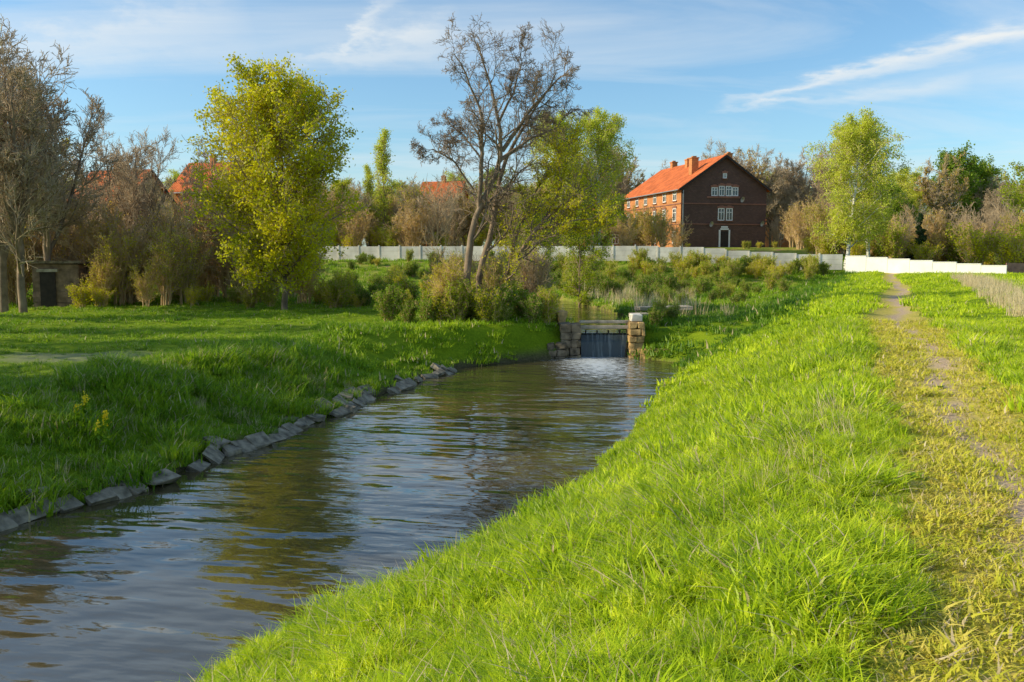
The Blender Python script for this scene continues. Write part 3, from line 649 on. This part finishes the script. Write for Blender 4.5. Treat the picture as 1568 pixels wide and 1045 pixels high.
thicket('valley_shrubs',[(-14,0,56,76,30,0.4,0.8,[3,5,4,5]),(2,21,62,80,62,0.4,0.85,[5,5,5,3]),(2,30,80,86,76,0.5,0.85,[3,4,5,3]),(-22,2,80,92,34,0.4,0.75,[3,4,5,5]),(8,15,50,62,14,0.3,0.6,[5,5,3])])
thicket('garden_shrubs',[(-24,6,98,112,44,0.9,1.5,[0,1,0,2]),(-24,14,98,104,22,0.8,1.6,[3,4,4]),(6,20,98,112,9,0.7,1.0,[0,1,1]),(34,46,100,120,16,0.7,1.2,[0,1,2,1]),(34,70,92,112,56,1.0,2.2,[3,4,5,3,4]),(40,75,100,118,34,0.8,1.3,[0,0,1,2]),(20,34,108,112,6,0.3,0.5,[3,4])])
thicket('left_garden_shrubs',[(-60,-26,64,90,30,0.7,1.0,[0,0,1,2])])

# ---------------------------------------------------------------- fences
bx=[];A=np.array([-62.,101.]);B=np.array([32.0,86.0]);d=B-A;Lf=np.hypot(*d);u=d/Lf;ang=math.atan2(u[1],u[0]);nP=int(Lf/2.2)
for k in range(nP):
    c=A+u*(k+0.5)*Lf/nP; x,y=c; z=lerp(1.2,0.35,float(sst(12,32,x))); z=round(z/0.12)*0.12
    for j in range(3): bx.append((x,y,z+0.26+0.5*j,Lf/nP-0.16,0.06,0.49,ang+rng.normal(0,0.004)))
    p=A+u*k*Lf/nP; bx.append((p[0],p[1],z+0.75,0.15,0.15,1.75,ang))
box_obj('concrete_panel_fence',bx,M_fence,bevel=0.01)
bx=[];A=np.array([32.2,85.9]);B=np.array([42.0,75.5]);d=B-A;Lf=np.hypot(*d);u=d/Lf;ang=math.atan2(u[1],u[0]);nP=7
for k in range(nP):
    c=A+u*(k+0.5)*Lf/nP; top=1.68-0.95*k/nP
    bx.append((c[0],c[1],top-1.2,Lf/nP-0.03,0.14,2.4,ang)); bx.append((c[0],c[1],top+0.03,Lf/nP-0.02,0.2,0.06,ang))
box_obj('white_wall',bx,M_white)
bx=[(43.2+2*k,76.2+0.2*k,0.5,1.9,0.1,1.2,0.1) for k in range(2)]
box_obj('low_brick_wall',bx,simple('old_brick',(0.3,0.16,0.12)))

# ---------------------------------------------------------------- houses
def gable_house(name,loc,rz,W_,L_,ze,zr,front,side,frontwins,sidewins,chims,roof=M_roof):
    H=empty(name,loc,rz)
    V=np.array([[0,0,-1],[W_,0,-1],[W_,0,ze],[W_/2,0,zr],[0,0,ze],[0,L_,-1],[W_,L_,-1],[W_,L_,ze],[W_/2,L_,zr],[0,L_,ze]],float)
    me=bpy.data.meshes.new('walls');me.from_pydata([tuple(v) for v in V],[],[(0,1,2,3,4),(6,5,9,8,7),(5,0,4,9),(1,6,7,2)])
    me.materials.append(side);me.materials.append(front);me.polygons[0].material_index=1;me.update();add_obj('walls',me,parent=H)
    ov=0.45;th=0.16;sl=(zr-ze)/(W_/2);oe=0.5
    Vr=[];Fr=[]
    for sgn in (0,1):
        x0=-oe if sgn==0 else W_+oe; z0=ze-sl*oe
        b=len(Vr)
        for yy in (-ov,L_+ov):
            Vr+= [(x0,yy,z0+0.02),(W_/2,yy,zr+0.02),(W_/2,yy,zr+th+0.05),(x0,yy,z0+th+0.02)]
        Fr+=[tuple(b+i for i in f) for f in ((0,1,2,3),(7,6,5,4),(0,4,5,1),(3,2,6,7),(0,3,7,4))]
    me=bpy.data.meshes.new('roof');me.from_pydata(Vr,[],Fr);me.materials.append(roof);me.update();add_obj('roof',me,parent=H)
    a=math.atan(sl);Lb=math.hypot(W_/2+oe,sl*(W_/2+oe))
    for sgn in (-1,1):
        V,F=boxes([(0,0,0,Lb,0.06,0.28)]);o=add_obj('barge_board',fast_mesh('bb',V,F,[M_dark],smooth=False),parent=H)
        cx=W_/2+sgn*(W_/2+oe)/2;cz=zr-sl*(W_/2+oe)/2;o.location=(cx,-ov-0.035,cz);o.rotation_euler=(0,sgn*a,0)
    box_obj('gutter',[(-oe-0.06,L_/2,ze-sl*oe+0.05,0.12,L_+0.6,0.12),(W_+oe+0.06,L_/2,ze-sl*oe+0.05,0.12,L_+0.6,0.12),(0.25,-0.08,ze/2-0.3,0.11,0.11,ze)],M_metal,H)
    gl=[];fr=[];tr=[]
    def win(axis_,u,z,w,h):
        if axis_=='f':
            m=lambda du,dz,sw,sd,sh,out:(u+du,-out,z+dz,sw,sd,sh)
        else:
            m=lambda du,dz,sw,sd,sh,out:(-out,u+du,z+dz,sd,sw,sh)
        gl.append(m(0,0,w-0.1,0.02,h-0.1,0.015))
        fr.extend([m(-w/2,0,0.11,0.06,h+0.1,0.035),m(w/2,0,0.11,0.06,h+0.1,0.035),m(0,h/2,w-0.11,0.06,0.11,0.035),m(0,-h/2,w-0.11,0.06,0.11,0.035),m(0,0,0.08,0.05,h-0.12,0.03),m(0,h*0.18,w-0.13,0.045,0.07,0.028)])
        tr.extend([m(0,h/2+0.18,w+0.35,0.10,0.24,0.055),m(0,-h/2-0.12,w+0.3,0.16,0.10,0.08),m(0,h/2+0.35,w*0.7,0.09,0.11,0.05)])
    for (u,z,w,h) in frontwins: win('f',u,z,w,h)
    for (u,z,w,h) in sidewins: win('s',u,z,w,h)
    if gl:
        box_obj('window_glass',gl,M_glass,H);box_obj('window_frames',fr,M_frame,H);box_obj('window_surrounds',tr,M_brickT,H)
    cb=[]
    for (x,y,w,h) in chims:
        zb=zr-abs(x-W_/2)*sl; cb+= [(x,y,zb+h/2-0.5,w,w,h+1.0),(x,y,zb+h+0.05,w+0.16,w+0.16,0.14),(x,y,zb+h+0.2,w*0.5,w*0.5,0.2)]
    if cb: box_obj('chimneys',cb,M_brick,H)
    return H
fw=[(4.6,7.15,0.75,1.0),(5.6,7.25,0.7,1.2),(6.6,7.25,0.75,1.2),(7.5,7.2,0.75,1.05),(5.6,4.25,0.8,1.5),(6.75,4.25,0.8,1.5),(6.0,9.2,0.45,0.55)]
sw=[(2+3.4*k,z,1.0,h) for k in range(6) for z,h in ((1.3,1.5),(4.2,1.6),(6.65,1.15))]
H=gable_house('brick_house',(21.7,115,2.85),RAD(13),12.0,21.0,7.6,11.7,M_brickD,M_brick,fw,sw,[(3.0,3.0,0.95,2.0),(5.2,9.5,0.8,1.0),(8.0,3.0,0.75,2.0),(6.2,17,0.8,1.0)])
box_obj('door',[(6.1,-0.05,1.0,1.1,0.1,2.1)],M_dark,H); box_obj('door_surround',[(5.42,-0.07,1.1,0.2,0.14,2.3),(6.78,-0.07,1.1,0.2,0.14,2.3),(6.1,-0.07,2.35,1.16,0.14,0.22),(6.1,-0.06,2.62,0.9,0.12,0.2)],M_frame,H)
box_obj('steps',[(6.1,-0.5,-0.15,1.8,1.0,0.3)],M_conc,H)
box_obj('string_course',[(6,-0.04,5.6,12.0,0.08,0.14),(6,-0.04,2.98,12.0,0.08,0.12),(5.9,-0.06,6.45,4.6,0.12,0.22)],M_brickT,H)
box_obj('side_course',[(-0.04,10.5,5.6,0.08,21,0.14),(-0.04,10.5,2.98,0.08,21,0.12)],M_brickT,H)
def dish(x,z,par):
    k=12;V=[(0,0,0)]+[(0.38*math.cos(a),-0.12,0.38*math.sin(a)) for a in np.linspace(0,2*np.pi,k,endpoint=False)]
    me=bpy.data.meshes.new('dish');me.from_pydata(V,[],[(0,1+i,1+(i+1)%k) for i in range(k)]);me.materials.append(M_metal);add_obj('satellite_dish',me,(x,-0.4,z),(0.3,0,0.4),parent=par)
    box_obj('dish_arm',[(x,-0.2,z,0.05,0.4,0.05)],M_metal,par)
dish(11.2,3.1,H);dish(4.0,3.0,H);dish(8.3,6.2,H)
gable_house('brick_house',(10.5,127,2.5),RAD(13),6,8,4.6,6.8,M_plaster,M_brick,[(1.6,1.6,0.9,1.3),(4.4,1.6,0.9,1.3)],[(2,1.6,.9,1.3),(5,1.6,.9,1.3)],[(3,4,0.6,0.8)])
gable_house('orange_roof_house',(-8.5,137,2.3),RAD(80),8,6,7.6,10.9,M_plaster,M_brick,[(2.5,5,1,1.3),(5.5,5,1,1.3)],[(2,5.5,1,1.3),(4.5,5.5,1,1.3)],[(4,3,0.6,0.9)])
gable_house('orange_roof_house',(-41,95,0.8),RAD(75),8,7,6.8,10.2,M_plaster,M_plaster,[(2.5,4.5,1,1.3),(6,4.5,1,1.3)],[(2,4.5,1,1.3),(5,4.5,1,1.3)],[(4,4,0.6,0.9)])
gable_house('orange_roof_house',(-34,106,1.2),RAD(75),8,7,8.4,11.8,M_plaster,M_brick,[(2.5,4.5,1,1.3),(5.5,4.5,1,1.3)],[(2,4.5,1,1.3),(5,4.5,1,1.3)],[(4,4,0.6,0.9)])
gable_house('orange_roof_house',(49,158,2.2),RAD(20),6,8,5.4,8.4,M_plaster,M_brick,[(2,3.2,1,1.3),(4.4,3.2,1,1.3)],[(2,3.2,1,1.3)],[(3.5,5,0.6,0.9)])
g=gz(-25,47.5);Sh=empty('stone_shed',(-25.9,48,g),0.1)
M_shed=simple('shed_stone',(0.20,0.135,0.09),0.9,3,0.5)
box_obj('shed_walls',[(1.2,1.0,-0.2+0.3*j+0.0,2.4,2.0,0.292) for j in range(9)],M_shed,Sh,0.012);box_obj('shed_roof',[(1.2,1.0,2.45,2.8,2.4,0.14)],M_wstone,Sh)
box_obj('shed_door',[(0.8,-0.04,0.95,0.8,0.06,1.9)],M_dark,Sh);box_obj('shed_lintel',[(0.8,-0.06,2.0,1.1,0.12,0.16)],M_conc,Sh)

# ---------------------------------------------------------------- yellow flowers
M_fl=leafmat('yellow_petals',[(0.85,0.62,0.01),(0.92,0.72,0.02)],0.3,up=0.4)
def flower(seed):
    r=np.random.default_rng(seed);tr=[(np.array([[0,0,0],[0.02,0,0.25],[0.05,0.02,0.55]]),0.008,0.005),(np.array([[0,0,0],[-0.06,0,0.2],[-0.12,0.05,0.42]]),0.007,0.004)]
    lv=[dict(c=7,t0=0.15,ang=40,len=lambda t,L:0.14*(1.2-t),rr=0.7,n=3)]
    a=build_tree('f',seed,tr,lv,M_grassL,M_grassL,M_grassL,90,0.09,0.03,(0,),0.003)
    P=np.concatenate([r.normal(0,1,(90,3))*[0.03,0.03,0.07]+[0.05,0.02,0.56],r.normal(0,1,(60,3))*[0.025,0.025,0.06]+[-0.12,0.05,0.42]])
    V,F=leaves(r,P,0.045);b=fast_mesh('petals',V,F,[M_fl]);return a,b
for k,(x,y) in enumerate(((-8.15,16.6),(-7.5,16.1),(-10.3,17.0))):
    e=empty('yellow_wildflower',(x,y,gz(x,y)+0.12),k*1.3);a,b=flower(90+k);add_obj('stems',a,parent=e);add_obj('petals',b,parent=e)
    if k==2: e.scale=(0.6,0.6,0.6)

# ---------------------------------------------------------------- sky / sun / camera
az=RAD(265);el=RAD(27)
w=bpy.data.worlds.new('World');S.world=w;w.use_nodes=True
t=NT('',world=w.node_tree)
sky=t.n('ShaderNodeTexSky');sky.sky_type='NISHITA';sky.sun_disc=False;sky.sun_elevation=el;sky.sun_rotation=az;sky.air_density=1.0;sky.dust_density=1.0;sky.ozone_density=1.6
tc=t.n('ShaderNodeTexCoord');D=tc.outputs['Generated'];sp=t.n('ShaderNodeSeparateXYZ');t.l(D,sp.inputs[0])
zz=t.math('ADD',t.math('MAXIMUM',sp.outputs[2],0.0),0.12)
cb=t.n('ShaderNodeCombineXYZ');t.l(t.math('DIVIDE',sp.outputs[0],zz),cb.inputs[0]);t.l(t.math('DIVIDE',sp.outputs[1],zz),cb.inputs[1])
mp=t.n('ShaderNodeMapping');mp.inputs['Rotation'].default_value=(0,0,RAD(-35));mp.inputs['Scale'].default_value=(0.45,1.4,1);t.l(cb.outputs[0],mp.inputs['Vector'])
n1=t.n('ShaderNodeTexNoise');n1.inputs['Scale'].default_value=0.9;n1.inputs['Detail'].default_value=9;n1.inputs['Roughness'].default_value=0.58;n1.inputs['Distortion'].default_value=1.0;t.l(mp.outputs[0],n1.inputs['Vector'])
cir=t.ramp(n1.outputs['Fac'],[(0.42,0.0),(0.75,0.7)])
def dirv(a_,e_): a_=RAD(a_);e_=RAD(e_);return Vector((math.sin(a_)*math.cos(e_),math.cos(a_)*math.cos(e_),math.sin(e_)))
def streak(a0,e0,a1,e1,w_,amp,seed,wav=0.035):
    A=dirv(a0,e0);B=dirv(a1,e1);nn=A.cross(B).normalized();half=(A-B).length/2;T=(B-A).normalized();mid=(A+B)/2
    def dot(v):
        q=t.n('ShaderNodeVectorMath',operation='DOT_PRODUCT');t.l(D,q.inputs[0]);q.inputs[1].default_value=v;return q.outputs['Value']
    al=t.math('DIVIDE',t.math('SUBTRACT',dot(T),mid.dot(T)),half)
    fr=t.noise(D,1,6,0.6,(14+seed,14,60))
    dn=t.math('ADD',dot(nn),t.math('MULTIPLY',t.math('SUBTRACT',fr,0.5),wav))
    wv=t.math('MULTIPLY',t.math('ADD',al,1.5),w_/2.0)
    q=t.math('DIVIDE',dn,wv);g=t.math('POWER',2.718,t.math('MULTIPLY',t.math('MULTIPLY',q,q),-1.0))
    e1_=t.math('SUBTRACT',1.0,t.math('POWER',t.math('ABSOLUTE',al),4.0),clamp=True)
    return t.math('MULTIPLY',t.math('MULTIPLY',g,e1_),t.math('MULTIPLY',fr,amp*2))
strk=[streak(12.5,9.0,40,13.6,0.012,0.75,0),streak(12,8.8,27,9.6,0.008,0.35,3),streak(-14,11.5,-3,13.5,0.022,0.3,5,0.08),streak(-11,12,-7,16,0.012,0.3,9,0.08),streak(-32,10,-16,14.5,0.03,0.25,12,0.09)]
m=t.math('MULTIPLY',cir,0.8)
for q in strk: m=t.math('ADD',m,q,clamp=True)
skc=t.mix(1.0,sky.outputs[0],(0.88,1.15,1.27),'MULTIPLY')
col=t.mix(m,skc,(5.9,6.15,6.2))
bg=t.n('ShaderNodeBackground');bg.inputs['Strength'].default_value=0.145;t.l(col,bg.inputs['Color'])
wo=t.n('ShaderNodeOutputWorld');t.l(bg.outputs[0],wo.inputs[0])

sd=Vector((math.sin(az)*math.cos(el),math.cos(az)*math.cos(el),math.sin(el)))
L=bpy.data.lights.new('sun','SUN');L.energy=5.0;L.angle=RAD(0.5);L.color=(1.0,0.87,0.60)
lo=bpy.data.objects.new('sun',L);lo.rotation_euler=(-sd).to_track_quat('-Z','Y').to_euler();lo.location=(-40,0,40);S.collection.objects.link(lo)

cam=bpy.data.cameras.new('camera');cam.sensor_width=36;cam.lens=36*1358/1568;cam.clip_end=4000;cam.clip_start=0.05
co=bpy.data.objects.new('camera',cam);co.location=(0,0,1.7);co.rotation_euler=(RAD(90-5.47),0,0);S.collection.objects.link(co);S.camera=co
S.view_settings.view_transform='Standard';S.view_settings.look='None';S.view_settings.exposure=0
